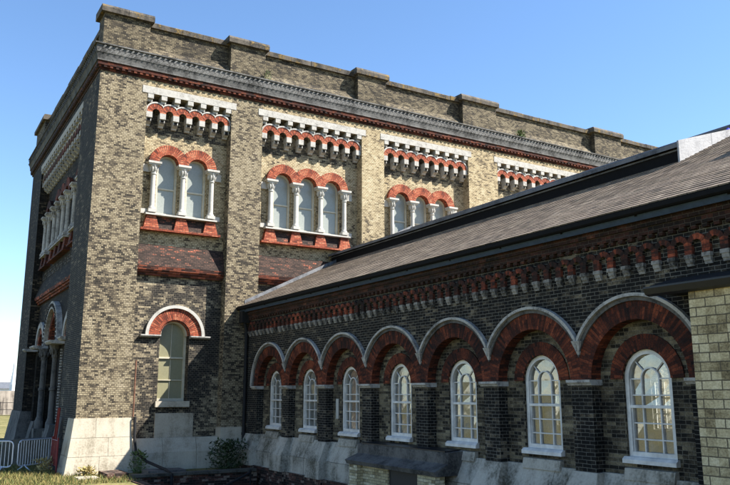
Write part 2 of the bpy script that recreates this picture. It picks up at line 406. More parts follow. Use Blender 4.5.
# front walls of the bays
w = MB()
for i, ((a, b), (n, c, sp)) in enumerate(zip(BAYS, LIGHTS)):
    ops = [(c + (k - (n - 1) / 2) * sp, .43, SILL, SPR) for k in range(n)]
    w.wall(WF, a - .05, b + .05, 8.4, 14.5, -RD, ops, .22)
    w.box(WF, a - .004, b + .004, 14.5, 15.1, -RD, -.004)
    low = [(3.56, .58, 2.5, 5.0)] if i == 0 else []
w.build('wall', M['stock'], EH)
w = MB()
for i, (a, b) in enumerate(BAYS):
    w.wall(WF, a - .05, b + .05, -2.0, 7.35, -RD, [(3.56, .58, 2.5, 5.0)] if i == 0 else [], .5)
w.build('wall', M['dirt_shade'], EH)['label'] = 'sooty lower storey wall'
for a, b in BAYS[:4]:
    w = MB(); w.face([WF.p(a + .002, 13.0, -RD + .003), WF.p(b - .002, 13.0, -RD + .003), WF.p(b - .002, 14.47, -RD + .003), WF.p(a + .002, 14.47, -RD + .003)])
    w.build('frieze', M['dirt_shade'], EH)  # dark sheet paints in the shade behind the corbel arches
# pilasters
for k, (a, b) in enumerate(PIL):
    m = MB()
    if k == 0:
        m.face([WF.p(a, 0, 0), WF.p(b, 0, 0), WF.p(b, 15.1, 0), WF.p(a, 15.1, 0)])
        m.face([WF.p(b, 0, 0), WF.p(b, 0, -RD - .1), WF.p(b, 15.1, -RD - .1), WF.p(b, 15.1, 0)])
    else:
        m.box(WF, a, b, -2, 15.1, -RD - .05, 0)
    m.build('pilaster', M['grey'] if k < 2 else M['stock'], EH)

# left (shaded) side
L0, L1 = 3.2, 13.8
lw = MB()
lops = [(4.6, .42, SILL, SPR)] + [(7.3 + 1.2 * k, .43, SILL, SPR) for k in range(3)] + [(12.4, .42, SILL, SPR)]
lw.wall(LF, L0 - .05, L1 + .05, 8.4, 14.5, -RD, lops, .22)
lw.box(LF, L0 - .004, L1 + .004, 14.5, 15.1, -RD, -.004)
lw.wall(LF, L0 - .05, L1 + .05, 0, 7.35, -RD, [(4.75, 1.0, 0, 5.0), (8.5, 1.55, 0, 5.05), (12.25, 1.0, 0, 5.0)], .5)
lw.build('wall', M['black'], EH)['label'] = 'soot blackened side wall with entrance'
for a, b in ((0, L0), (L1, DEP)):
    m = MB()
    if a == 0:
        m.face([LF.p(a, 0, 0), LF.p(b, 0, 0), LF.p(b, 15.1, 0), LF.p(a, 15.1, 0)])
        m.face([LF.p(b, 0, 0), LF.p(b, 0, -RD - .1), LF.p(b, 15.1, -RD - .1), LF.p(b, 15.1, 0)])
    else: m.box(LF, a, b, 0, 15.1, -2, 0)
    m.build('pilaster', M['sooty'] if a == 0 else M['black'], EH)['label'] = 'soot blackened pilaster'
# back walls and flat roof
m = MB()
m.face([(.9, DEP, 0), (LEN, DEP, 0), (LEN, DEP, 16), (.9, DEP, 16)])
m.face([(LEN - .01, .4, 0), (LEN - .01, DEP, 0), (LEN - .01, DEP, 16), (LEN - .01, .4, 16)])
m.build('rear_wall', M['stock'], EH)
m = MB(); m.face([(.3, .3, 16.3), (LEN - .3, .3, 16.3), (LEN - .3, DEP - .3, 16.3), (.3, DEP - .3, 16.3)])
m.build('roof', M['lead'], EH)

# stone base
m = MB()
m.frust(WF, -.3, .618, (-.34, 2.04, -1.2, .34), (-.20, 2.0, -1.2, .20))
m.frust(WF, .63, 1.91, (-.195, 1.99, -1.2, .195), (-.03, 1.92, -1.2, .03))
def courses(x0, x1, cuts, za, zb, da, db):
    xs = [x0] + cuts + [x1]
    for p, q in zip(xs, xs[1:]):
        l = p == x0
        m.frust(WF, za, zb, (p - (da if l else -.006), q - .006, 0, da), (p - (db if l else -.006), q - .006, 0, db))
courses(0, 2.04, [.85], -.3, .60, .36, .222)
courses(0, 1.99, [1.15], .612, 1.24, .22, .132)
courses(0, 1.95, [.7], 1.252, 1.92, .13, .05)
pl = m.build('plinth', M['lime'], EH); pl['label'] = 'pale limestone base of the corner pier'
m = MB()
x = 2.05
for wd in (1.15, 1.3, 1.0):
    m.prism(WF, [(-RD, -1.8), (.02, -1.8), (-.06, .55), (-.06, .64), (-.25, 1.15), (-RD, 1.15)], x, x + wd - .012); x += wd
m.frust(WF, -1.8, 1.5, (5.3, 6.95, -RD, .3), (5.36, 6.85, -RD, .06))
m.build('plinth', M['lime'], EH)
m = MB(); m.box(WF, 2.93, 4.42, 1.15, 2.05, -RD - .02, -RD + .05); m.build('window_apron', M['lime'], EH)
for zt, bb, tt in ((1.9, (2.2, 3.5, -.8, .33), (2.3, L0 + .02, -.8, .05)), (1.9, (L1 - .3, DEP + .35, -.8, .35), (L1 - .02, DEP + .05, -.8, .05)),
                   (1.5, (5.7, 6.8, -RD, .25), (5.85, 6.65, -RD, -.1)), (1.5, (10.2, 11.3, -RD, .25), (10.35, 11.15, -RD, -.1))):
    m = MB(); m.frust(LF, 0, zt, bb, tt); m.build('plinth', M['greystone'], EH)['label'] = 'sooty grey stone base'

# string course and brick weathering under the upper windows
def string(F, a, b, mat_s, mat_r):
    m = MB()
    m.prism(F, [(-RD - .02, 7.28), (-.33, 7.28), (-.33, 7.38), (-.26, 7.38), (-.26, 7.47), (-.19, 7.47), (-.16, 7.62), (-RD - .02, 7.62)], a, b)
    m.build('string_course', mat_r, EH)
    m = MB(); m.face([F.p(a, 7.62, -.165), F.p(b, 7.62, -.165), F.p(b, 8.49, -RD + .002), F.p(a, 8.49, -RD + .002)])
    m.build('weathering', mat_s, EH)
for a, b in BAYS: string(WF, a, b, M['slope'], M['dred'])
string(LF, L0, L1, M['black'], M['dred'])
# pale carved-looking band on the side
m = MB()
random.seed(3)
for r in range(3):
    u = L0 + .3
    while u < L1 - .3:
        d = random.uniform(.08, .2)
        if random.random() < .6: m.box(LF, u, u + d, 8.5 + r * .12, 8.58 + r * .12, -RD, -RD + .025)
        u += d + random.uniform(.05, .16)
m.build('patterned_band', M['greystone'], EH)['kind'] = 'stuff'

# upper windows
def arcade(F, n, c, sp, mats, deep=None):
    ctr = [c + (k - (n - 1) / 2) * sp for k in range(n)]
    g = MB()
    for k, u in enumerate(ctr):
        g.ring(F, u, SPR, .40, .79, -RD, -RD + .17, n=26, lim=sp / 2, liml=k > 0, limr=k < n - 1)
        g.ring(F, u, SPR, .385, .43, -RD - .1, -RD + .02, n=22)
    g.build('arcade_arch', mats['red'], EH)
    for u in ctr:
        f = MB()
        f.ring(F, u, SPR, .335, .40, -RD - .2, -RD - .12, n=22)
        for sgn in (-1, 1): f.box(F, u + sgn * .335, u + sgn * .425, SILL, SPR, -RD - .2, -RD - .12)
        f.box(F, u - .34, u + .34, SILL, SILL + .09, -RD - .2, -RD - .122)
        f.box(F, u - .34, u + .34, 10.78, 10.84, -RD - .2, -RD - .13)
        fo = f.build('window', mats['frame'], EH)
        p = MB(); p.pane(F, u, .36, SILL, SPR, -RD - .185); p.build('pane', mats['pane'], fo)
    us = [ctr[0] - sp / 2] + [u + sp / 2 for u in ctr]
    for k, u in enumerate(us):
        cb = F.p(u, 0, -RD + .14)
        f = MB()
        f.box(F, u - .16, u + .16, SILL + .02, SILL + .14, -RD, -RD + .3)
        f.lathe((cb.x, cb.y, 0), [(.145, SILL + .14), (.15, SILL + .19), (.11, SILL + .25), (.105, SILL + .3), (.095, 11.25), (.105, 11.26), (.125, 11.3), (.1, 11.34)], 14)
        co = f.build('column', mats['white'], EH, smooth=True)
        q = MB()
        q.lathe((cb.x, cb.y, 0), [(.1, 11.34), (.12, 11.44), (.15, 11.52), (.19, 11.6), (.2, 11.64)], 8)
        for i in range(8):
            a = 2 * PI * i / 8 + .3
            x, y = cb.x + .14 * math.cos(a), cb.y + .14 * math.sin(a)
            q.lathe((x, y, 0), [(.012, 11.38), (.04, 11.46), (.05, 11.53), (.03, 11.57), (.01, 11.58)], 6)
        q.box(F, u - .23, u + .23, 11.64, 11.70, -RD, -RD + .33)
        q.box(F, u - .26, u + .26, 11.70, 11.785, -RD, -RD + .37)
        q.build('capital', mats['white'], co)
    # blocks in the wall beside the end capitals and bases
    f = MB()
    for u, sg in ((us[0], -1), (us[-1], 1)):
        x0, x1 = sorted((u + sg * .12, u + sg * .42))
        for za, zb in ((11.38, 11.68), (SILL - .03, SILL + .16)):
            f = MB(); f.box(F, x0, x1, za, zb, -RD, -RD + .1); f.build('impost_block', mats['white'], EH)
    f = MB(); f.prism(F, [(-RD - .22, SILL - .09), (-RD + .3, SILL - .09), (-RD + .3, SILL - .03), (-RD + .12, SILL + .015), (-RD - .22, SILL + .02)], us[0] - .25, us[-1] + .25)
    f.build('sill', mats['white'], EH)
    f = MB()
    for u in us:
        f.frust(F, 9.1, SILL - .09, (u - .31, u + .31, -RD, -RD + .26), (u - .18, u + .18, -RD, -RD + .2))
    f.box(F, us[0] - .42, us[-1] + .42, 9.02, 9.1, -RD, -RD + .29)
    f.build('sill_bracket', mats['red'], EH)
    for a, b in zip(us, us[1:]):
        f = MB(); f.prism(F, [(-RD, 9.1), (-RD + .18, 9.1), (-RD + .05, SILL - .1), (-RD, SILL - .1)], a + .19, b - .19)
        f.build('sill_slope', mats['slope'], EH)
fm = dict(red=M['red'], frame=M['cream'], pane=M['paneA'], white=M['white'], slope=M['slope'])
for (n, c, sp) in LIGHTS[:4]: arcade(WF, n, c, sp, fm)
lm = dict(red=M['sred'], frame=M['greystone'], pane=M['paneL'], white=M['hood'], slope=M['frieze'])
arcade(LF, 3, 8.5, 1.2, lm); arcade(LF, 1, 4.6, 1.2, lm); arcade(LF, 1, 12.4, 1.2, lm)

# corbel tables
def corbels(F, a, b, n, mred, mw, mwall):
    sp = (b - a - .28) / (n - 1)
    us = [a + .14 + k * sp for k in range(n)]
    g = MB()
    for k in range(n - 1):
        c = (us[k] + us[k + 1]) / 2
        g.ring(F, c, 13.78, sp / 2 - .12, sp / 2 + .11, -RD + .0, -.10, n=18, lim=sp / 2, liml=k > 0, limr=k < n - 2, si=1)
    t = g.build('corbel_table', [mred, M['dirt_shade']], EH)  # second material paints the arch soffits dark as shade
    for k in range(n - 1):
        c = (us[k] + us[k + 1]) / 2; h = MB()
        h.ring(F, c, 13.78, sp / 2 + .11, sp / 2 + .17, -RD, -.08, n=18, lim=sp / 2, liml=k > 0, limr=k < n - 2)
        h.build('extrados_mould', M['hood'], t)
    h = MB(); h.box(F, a - .2, b + .2, 14.502, 14.79, -RD + .01, .018); h.build('lintel', mw, t)
    for u in us:
        q = MB()
        q.box(F, u - .12, u + .12, 13.55, 13.78, -RD, -.085)
        q.prism(F, [(-RD, 13.26), (-RD + .1, 13.26), (-RD + .13, 13.32), (-.2, 13.38), (-.15, 13.43), (-.15, 13.55), (-RD, 13.55)], u - .10, u + .10)
        q.box(F, u - .065, u + .065, 13.39, 13.53, -.2, -.146); q.mi[-6:] = [1] * 6
        q.build('corbel', [mw, M['black']], t)
        q = MB(); q.box(F, u - .115, u + .115, 14.31, 14.50, -RD, .008); q.box(F, u - .10, u + .10, 14.2, 14.31, -RD, -.10)
        q.build('dentil', mw, t)
corbels(WF, *BAYS[0], 7, M['red'], M['soot_stone'], None)
corbels(WF, *BAYS[1], 9, M['red'], M['soot_stone'], None)
corbels(WF, *BAYS[2], 9, M['red'], M['soot_stone'], None)
corbels(WF, *BAYS[3], 13, M['red'], M['soot_stone'], None)
corbels(LF, L0, L1, 19, M['sred'], M['soot_stone'], None)

# lower arched window (front, first bay)
u0, sp5 = 3.56, 5.0
g = MB(); g.ring(WF, u0, sp5, .60, 1.05, -RD - .1, -RD + .03, n=30); g.ring(WF, u0, sp5, .55, .6, -RD - .4, -RD - .02, n=26)
g = g.build('window_arch', M['red'], EH)
h = MB(); h.ring(WF, u0, sp5, 1.05, 1.17, -RD, -RD + .10, n=30); h.ring(WF, u0, sp5, 1.05, 1.11, -RD, -RD + .05, n=30)
h.build('hood_mould', M['white'], g)
for a, b in ((2.2, 2.98), (4.14, 4.95)):
    h = MB(); h.prism(WF, [(-RD - .02, 4.90), (-RD + .1, 4.90), (-RD + .16, 4.95), (-RD + .16, 4.995), (-RD - .02, 4.995)], a, b)
    h.build('impost', M['hood'], EH)
f = MB()
f.ring(WF, u0, sp5, .49, .58, -RD - .47, -RD - .2, n=24)
for sg in (-1, 1): f.box(WF, u0 + sg * .49, u0 + sg * .58, 2.5, sp5, -RD - .47, -RD - .37)
f.box(WF, u0 - .5, u0 + .5, 2.5, 2.6, -RD - .47, -RD - .372)
f.box(WF, u0 - .5, u0 + .5, 4.12, 4.18, -RD - .46, -RD - .38)
f.box(WF, u0 - .5, u0 + .5, 3.28, 3.31, -RD - .46, -RD - .39)
f.box(WF, u0 - .01, u0 + .01, 2.6, sp5 + .5, -RD - .46, -RD - .42)
f = f.build('window', M['cream'], EH); f['label'] = 'tall cream framed ground floor window'
p = MB(); p.pane(WF, u0, .53, 2.5, sp5, -RD - .44); p.build('pane', M['paneC'], f)
q = MB(); q.box(WF, u0 - .66, u0 + .66, 2.28, 2.5, -RD - .48, -RD + .14); q.build('sill', M['lime'], f)

# cornice with dog-tooth courses
def cornice(F, u1, dark=False):
    m = MB()
    m.prism(F, [(-.3, 15.06), (.03, 15.06), (.03, 15.15), (.08, 15.15), (.08, 15.24), (.13, 15.24), (.13, 15.4), (-.3, 15.4)], 0, u1, True)
    u = .1
    while u < u1:
        m.box(F, u, u + .11, 15.155, 15.235, .06, .122); u += .23
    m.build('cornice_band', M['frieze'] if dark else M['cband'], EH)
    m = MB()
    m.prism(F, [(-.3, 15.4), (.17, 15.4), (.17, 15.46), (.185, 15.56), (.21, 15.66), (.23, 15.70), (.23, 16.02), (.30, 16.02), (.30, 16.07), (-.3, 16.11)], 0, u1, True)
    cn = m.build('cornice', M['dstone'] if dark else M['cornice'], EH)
    m = MB()
    for zz, ph in ((15.70, 0), (15.86, .16)):
        u = -.2 + ph
        while u < u1:
            # slanted leaf-like teeth
            m.hexa([F.p(u, zz, .22), F.p(u + .06, zz, .22), F.p(u + .06, zz, .245), F.p(u, zz, .25),
                    F.p(u + .08, zz + .12, .22), F.p(u + .17, zz + .12, .22), F.p(u + .17, zz + .12, .275), F.p(u + .08, zz + .12, .285)])
            u += .215
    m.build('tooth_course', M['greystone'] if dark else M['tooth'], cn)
cornice(WF, LEN); cornice(LF, DEP + .3, True)  # side run takes darker materials, its shade put into the colour

# parapet
def parapet(F, u0, u1, mat):
    m = MB(); m.box(F, u0, u1, 16.07, 17.42, -.75, -.32)
    m.face([F.p(u0, 16.1, -.02), F.p(u1, 16.1, -.02), F.p(u1, 16.55, -.318), F.p(u0, 16.55, -.318)])
    p = m.build('parapet', mat, EH)
    m = MB(); u = u0 - .1; random.seed(int(u1 * 10))
    while u < u1:
        e = min(u + random.uniform(.95, 1.5), u1 + .1); j = random.uniform(-.012, .012)
        m.prism(F, [(-.8, 17.42), (-.21 + j, 17.42), (-.2 + j, 17.62 + j), (-.26, 17.665 + j), (-.8, 17.69)], u, e - .012); u = e
    m.build('coping', M['coping'], p)
def pier(F, u0, u1, mat, corner=False):
    m = MB(); m.box(F, u0, u1, 16.09, 17.48, -.9, -.004)
    p = m.build('parapet_pier', mat, EH)
    m = MB(); n = 2
    for k in range(n):
        a, b = u0 - .14 + (u1 - u0 + .28) * k / n, u0 - .14 + (u1 - u0 + .28) * (k + 1) / n - .012
        m.prism(F, [(-1.05, 17.48), (.13, 17.48), (.14, 17.66), (.08, 17.77), (-1.05, 17.80)], a, b)
    m.build('coping', M['coping'], p)
M['parbrick'] = brick_mat('parapet_brick', [(0, (.0131, .0109, .0088)), (.25, (.0326, .0267, .019)), (.5, (.0803, .0643, .0404)), (.75, (.1455, .1172, .0731)), (1, (.2108, .1755, .1145))],
                          (.0653, .0544, .039), patch=.5, mid=.5, mortar_dirt=.7, bias=.0, bw=.135, rh=.068, ms=.009, tw=.7, soot=.45)
pp = [(.02, 1.82), (5.27, 6.86), (11.55, 13.1), (17.75, 19.95), (27.3, 29.5), (36.3, 38.5), (44.3, LEN)]
for (a, b), (c, d) in zip(pp, pp[1:]): parapet(WF, b, c, M['parbrick'])
for a, b in pp: pier(WF, a, b, M['parbrick'])
parapet(LF, 1.9, L1 + .2, M['parbrick']); pier(LF, L1 + .3, DEP - .1, M['parbrick'])

# entrance portal on the shaded side
for c, r0, r1, z, d1 in ((8.5, 1.55, 1.9, 5.05, .12), (4.75, 1.0, 1.28, 5.0, .0), (12.25, 1.0, 1.28, 5.0, .0)):
    g = MB(); g.ring(LF, c, z, r0 - .3, r0 + .02, -RD - .5, -RD + .05, n=30); g = g.build('portal_arch', M['dred'], EH)
    h = MB(); h.ring(LF, c, z, r0, r1, -RD - .02, d1 - RD + .12, n=34); h.build('archivolt', M['hood'], g)
    if c == 8.5:
        for i in range(27):
            a = PI * (i + .5) / 27
            h = MB(); h.ring(LF, c, z, r0 + .1, r0 + .24, d1 - RD + .11, d1 - RD + .15, a - .03, a + .03, 2, back=True)
            h.build('bead', M['black'], g)
    h = MB(); h.pane(LF, c, r0 - .25, 0, z, -RD - .42); h.build('door', M['darkdoor'], EH)
for u, ww in ((3.45, .25), (6.25, .55), (10.75, .55), (13.55, .25)):
    h = MB(); h.prism(LF, [(-RD, 4.86), (.1, 4.86), (.2, 4.94), (.2, 5.0), (-RD, 5.0)], u - ww - .1, u + ww + .1); h.build('impost', M['hood'], EH)
for u in (7.0, 10.0):
    cb = LF.p(u, 0, -.30)
    f = MB(); f.lathe((cb.x, cb.y, 0), [(.2, 1.2), (.2, 1.55), (.17, 1.6), (.15, 1.68), (.125, 1.74), (.12, 2.9), (.16, 2.92), (.16, 3.02), (.12, 3.04), (.11, 4.3)], 16)
    co = f.build('column', M['greystone'], EH, smooth=True)
    q = MB(); q.lathe((cb.x, cb.y, 0), [(.12, 4.3), (.15, 4.36), (.15, 4.5), (.22, 4.65), (.28, 4.82), (.28, 4.86)], 10)
    for i in range(8):
        a = 2 * PI * i / 8
        q.lathe((cb.x + .19 * math.cos(a), cb.y + .19 * math.sin(a), 0), [(.02, 4.45), (.06, 4.55), (.07, 4.66), (.03, 4.76)], 6)
    q.build('capital', M['greystone'], co)
    f = MB(); f.box(LF, u - .3, u + .3, 0, 1.2, -RD - .3, -.05); f.build('pedestal', M['greystone'], EH)
for u in (6.2, 10.8):
    h = MB()
    for i in range(26): h.box(LF, u - .05, u + .05, 1.6 + i * .12, 1.67 + i * .12, -RD - .02, -RD + .08)
    h.build('bead_strip', M['hood'], EH)['kind'] = 'stuff'
# rusty pipe on the corner pier and the black downpipe in the corner
m = MB(); m.tube([(1.99, -.06, 1.95), (1.99, -.06, 4.0)], .03); m.build('downpipe', M['rust'], EH)

# ================================================================== LOW BUILDING
BH = thing('boiler_house', (BX, 0, 0), 'low soot blackened brick building with row of round headed white windows and slate roof', 'building')
BL = 27.0
C0, SPB = 2.4, 2.79
CS = [C0 + SPB * k for k in range(7)]
ZS = 3.06
w = MB()
w.wall(BF, 0, BL, 1.2, 6.1, 0, [(c, 1.125, 1.2, ZS) for c in CS], .30, n=32, bottom=False)
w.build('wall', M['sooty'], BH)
for c in CS:
    t = MB(); t.wall(BF, c - 1.18, c + 1.18, .9, 4.3, -.255, [(c, .55, 1.62, 3.07)], .26, n=24)
    t.build('window_bay_wall', M['tymp'], BH)['label'] = 'recessed wall with cleaner yellow brick around the windows'
RF = Frame((BX + 16, 0, 0), (0, -1, 0), (1, 0, 0))
m = MB()
m.wall(RF, -.4, BL, -1.7, 6.2, 0, [(c - .3, .75, 1.3, 3.3) for c in [C0 + SPB * k for k in range(-0, 9)]], .35, n=16)
m.face([(BX, -BL, -1.7), (BX + 16, -BL, -1.7), (BX + 16, -BL, 6.2), (BX, -BL, 6.2)])
m.face([(BX, -BL, 6.2), (BX + 16, -BL, 6.2), (BX + 8.1, -BL, 10.25)])
m.build('rear_wall', M['sooty'], BH)
m = MB()
m.wall(RF, -.4, BL, 0, 6.2, -.36, [(c - .3, .75, 1.3, 3.3) for c in [C0 + SPB * k for k in range(9)]], .02, n=16)
m.face([(BX + .6, -.5, 0), (BX + 15.6, -.5, 0), (BX + 15.6, -.5, 6.3), (BX + .6, -.5, 6.3)])
m.build('interior_wall', M['plaster'], BH)
m = MB(); m.face([(BX + .6, -.4, .02), (BX + 15.9, -.4, .02), (BX + 15.9, -BL, .02), (BX + .6, -BL, .02)]); m.build('floor', M['floor'], BH)
for k in range(6):
    m = MB(); m.lathe((BX + 8, -2.2 - 4.4 * k, 0), [(.25, 0), (.25, .3), (.14, .4), (.12, 4.2), (.22, 4.5), (.3, 4.8), (.3, 7.5)], 12)
    m.build('interior_column', M['greystone'], BH)
for k in range(9):
    c = C0 + SPB * k - .3; f = MB()
    for uu in (-.72, -.25, .25, .72): f.box(RF, c + uu - .025, c + uu + .025, 1.3, 3.3, -.2, -.15)
    for zz in (1.33, 1.95, 2.6, 3.3): f.box(RF, c - .74, c + .74, zz - .025, zz + .025, -.2, -.149)
    f.build('rear_window', M['frame'], BH)
for k, c in enumerate(CS):
    g = MB(); g.ring(BF, c, ZS, 1.115, 1.47, -.265, .014, n=40, lim=SPB / 2, liml=k > 0, limr=k < 6, ends=True)
    g = g.build('arch', M['sred'], BH)
    h = MB()
    h.ring(BF, c, ZS, 1.548, 1.61, 0, .11, n=40, lim=SPB / 2, liml=k > 0, limr=k < 6)
    h.build('hood_mould', M['hood'], g)
    h = MB(); h.ring(BF, c, ZS, 1.468, 1.548, 0, .05, n=40, lim=SPB / 2, liml=k > 0, limr=k < 6)
    h.build('hood_fillet', M['greystone'], g)
    if k > 0:
        h = MB(); h.hexa([BF.p(c - SPB / 2 - .02, 3.56, 0), BF.p(c - SPB / 2 + .02, 3.56, 0), BF.p(c - SPB / 2 + .02, 3.56, .05), BF.p(c - SPB / 2 - .02, 3.56, .05),
                BF.p(c - SPB / 2 - .11, 3.84, 0), BF.p(c - SPB / 2 + .11, 3.84, 0), BF.p(c - SPB / 2 + .11, 3.84, .13), BF.p(c - SPB / 2 - .11, 3.84, .13)])
        h.build('label_stop', M['hood'], g)
    g = MB(); g.ring(BF, c, 3.07, .55, .84, -.28, -.225, n=30); g.build('window_arch', M['sred'], BH)
    # window
    d = -.36
    f = MB()
    f.ring(BF, c, 3.07, .46, .56, d - .06, d + .06, n=26)
    for sg in (-1, 1): 
        a, b = sorted((c + sg * .46, c + sg * .56)); f.box(BF, a, b, 1.62, 3.07, d - .06, d + .06)
    f.box(BF, c - .47, c + .47, 1.62, 1.71, d - .06, d + .059)
    f.box(BF, c - .47, c + .47, 2.52, 2.575, d - .04, d + .055)
    f.box(BF, c - .465, c - .43, 1.71, 3.07, d - .03, d + .03); f.box(BF, c + .43, c + .465, 1.71, 3.07, d - .03, d + .03)
    for uu in (-.2, .2): f.box(BF, c + uu - .014, c + uu + .014, 1.7, 3.07, d - .03, d + .02)
    f.ring(BF, c, 3.07, .186, .214, d - .03, d + .021, n=16)
    for a in (PI / 4, 3 * PI / 4, PI / 2):
        x, z = math.cos(a), math.sin(a)
        if a != PI / 2:
            f.tube([BF.p(c + x * .2, 3.07 + z * .2, d), BF.p(c + x * .48, 3.07 + z * .48, d)], .016, 4)
    for zz in (1.94, 2.24, 2.76): f.box(BF, c - .44, c + .44, zz - .012, zz + .012, d - .03, d + .018)
    for s0, s1 in ((-.44, -.2), (.2, .44)): f.box(BF, c + s0, c + s1, 3.055, 3.08, d - .03, d + .018)
    f = f.build('window', M['frame'], BH)
    p = MB()
    # old panes, each set at a very slightly different angle
    random.seed(k + 11)
    def tilt(): return random.uniform(-.007, .007)
    us3 = [c - .47, c - .2, c + .2, c + .47]; zs4 = [1.66, 1.94, 2.24, 2.55, 2.76, 3.07]
    for i in range(3):
        for j in range(5):
            p.face([BF.p(us3[i], zs4[j], d - .02 + tilt()), BF.p(us3[i + 1], zs4[j], d - .02 + tilt()), BF.p(us3[i + 1], zs4[j + 1], d - .02 + tilt()), BF.p(us3[i], zs4[j + 1], d - .02 + tilt())])
    for s in range(4):
        a0, a1 = PI * s / 4, PI * (s + 1) / 4
        pts = [BF.p(c + .48 * math.cos(a0 + (a1 - a0) * q / 6), 3.07 + .48 * math.sin(a0 + (a1 - a0) * q / 6), d - .02 + tilt() * .5) for q in range(7)]
        p.face([BF.p(c, 3.07, d - .02)] + pts)
    p.build('pane', M['paneB'], f)
    q = MB(); q.prism(BF, [(-.44, 1.5), (-.14, 1.5), (-.14, 1.57), (-.2, 1.62), (-.44, 1.625)], c - .6, c + .6); q.build('sill', M['frame'], f)
    q = MB(); q.prism(BF, [(-.30, 1.2), (-.10, 1.2), (-.15, 1.41), (-.30, 1.42)], c - .56, c + .56); q.build('sill_stone', M['limeb'], f)
# piers' caps
for k in range(8):
    u = C0 - SPB / 2 + SPB * k
    a, b = u - .29, u + .29
    if k == 0: a, b = .85, 1.29
    m = MB(); m.prism(BF, [(-.34, 2.95), (.05, 2.95), (.08, 2.99), (.11, 3.01), (.11, 3.062), (-.34, 3.062)], a - .03, b + .03)
    m.build('impost', M['hood'], BH)
# narrow white slit beside third window
m = MB(); m.box(BF, CS[2] - .90, CS[2] - .74, 2.0, 2.62, -.26, -.235); m.build('ventilation_slit', M['white'], BH)

# stone plinth and brick basement
for k, c in enumerate(CS):
    random.seed(40 + k); cuts = [-1.14, -.45 + random.uniform(-.15, .15), .4 + random.uniform(-.15, .15), 1.14]
    m = MB()
    for p, q in zip(cuts, cuts[1:]):
        j = random.uniform(-.012, .012)
        m.prism(BF, [(-.4, .70), (.095 + j, .70), (.09 + j, .72), (-.17 + j, 1.28), (-.4, 1.28)], c + p + .004, c + q - .004)
        m.prism(BF, [(-.4, -1.7), (.17, -1.7), (.17, .18), (.1 + j, .18), (.1 + j, .69), (-.4, .69)], c + p + .004, c + q - .004)
    m.box(BF, c - 1.1, c + 1.1, -1, 1.2, -.39, -.2)
    m.build('plinth', M['limeb'], BH)
for k in range(8):
    u = C0 - SPB / 2 + SPB * k
    a, b = (u - .30, u + .30) if k else (.0, 1.30)
    if k == 7: b = BL
    m = MB(); m.frust(BF, .70, 1.27, (a - .16, b + .16, -.35, .34), (a - .02, b + .02, -.35, .03))
    m.frust(BF, .16, .70, (a - .17, b + .17, -.35, .36), (a - .16, b + .16, -.35, .34))
    m.build('plinth', M['limeb'], BH)
m = MB()
for k in range(7):
    m.box(BF, CS[k] - .9, CS[k] + .9, -1.7, .17, -.3, .2)
for k in range(8):
    u = C0 - SPB / 2 + SPB * k
    m.box(BF, u - .56, (u + .56) if k < 7 else BL, -1.7, .158, -.3, .33)
m.build('basement_wall', M['redbase'], BH)

# corbel table, 350 mm spacing
sp = .3515; n = 70
g = MB(); us = [.45 + k * sp for k in range(n)]
for k in range(n - 1):
    c = (us[k] + us[k + 1]) / 2
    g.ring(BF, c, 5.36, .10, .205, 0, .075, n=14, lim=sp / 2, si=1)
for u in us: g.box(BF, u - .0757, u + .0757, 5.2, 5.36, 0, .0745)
ct = g.build('corbel_table', [M['cred'], M['sooty']], BH)  # darker brick on the soffits paints the shade inside the small arches
for u in us:
    q = MB(); q.box(BF, u - .085, u + .085, 5.13, 5.2, 0, .09)
    q.prism(BF, [(0, 5.0), (.03, 5.0), (.04, 5.04), (.06, 5.06), (.075, 5.13), (0, 5.13)], u - .07, u + .07)
    q.build('corbel', M['bcorb'], ct)
m = MB(); m.prism(BF, [(0, 5.72), (.09, 5.72), (.09, 5.86), (.14, 5.86), (.14, 5.98), (.19, 5.98), (.19, 6.12), (0, 6.12)], .02, BL)
u = .1
while u < BL - .2:
    m.box(BF, u, u + .11, 5.645, 5.72, 0, .085); u += .23
m.build('frieze', M['frieze'], BH)

# roof: overlapping slate courses
SL = .486; ang = math.atan(SL)
E0 = (5.93, 6.2); RX = 14.5
m = MB(); ncrs = 45; L = (RX - E0[0]) / math.cos(ang); cr = L / ncrs
yN, yF = -BL - .3, .44
random.seed(5)
for i in range(ncrs):
    s0, s1 = i * cr, (i + 1) * cr + .02
    def rp(sv, off): return E0[0] + sv * math.cos(ang) - off * math.sin(ang), E0[1] + sv * math.sin(ang) + off * math.cos(ang)
    y = yF
    while y > yN:
        e = max(y - random.uniform(.8, 2.6), yN); lift = .022 + random.uniform(-.002, .003)
        x0, z0 = rp(s0 + random.uniform(-.006, .006), lift); x1, z1 = rp(s1, .004); xb, zb = rp(s0, -.004)
        v0, v1 = i * .21 + .006, (i + 1) * .21 + .008
        m.face([(x0, y, z0), (x0, e, z0), (x1, e, z1), (x1, y, z1)], [(y, v0), (e, v0), (e, v1), (y, v1)])
        m.face([(x0, y, z0), (x0, e, z0), (xb, e, zb), (xb, y, zb)], [(y, v0), (e, v0), (e, v0 + .01), (y, v0 + .01)])
        y = e
xr, zr = E0[0] + L * math.cos(ang), E0[1] + L * math.sin(ang)
m.face([(xr, yN, zr), (xr, yF, zr), (2 * xr - E0[0], yF, E0[1]), (2 * xr - E0[0], yN, E0[1])])
m.face([(E0[0], yN, E0[1] - .03), (E0[0], yF, E0[1] - .03), (BX + .3, yF, E0[1] + .1), (BX + .3, yN, E0[1] + .1)])
m.build('roof', M['slate'], BH)
m = MB(); m.tube([(xr, yN, zr + .02), (xr, yF, zr + .02)], .09, 8); m.build('ridge', M['lead'], BH)
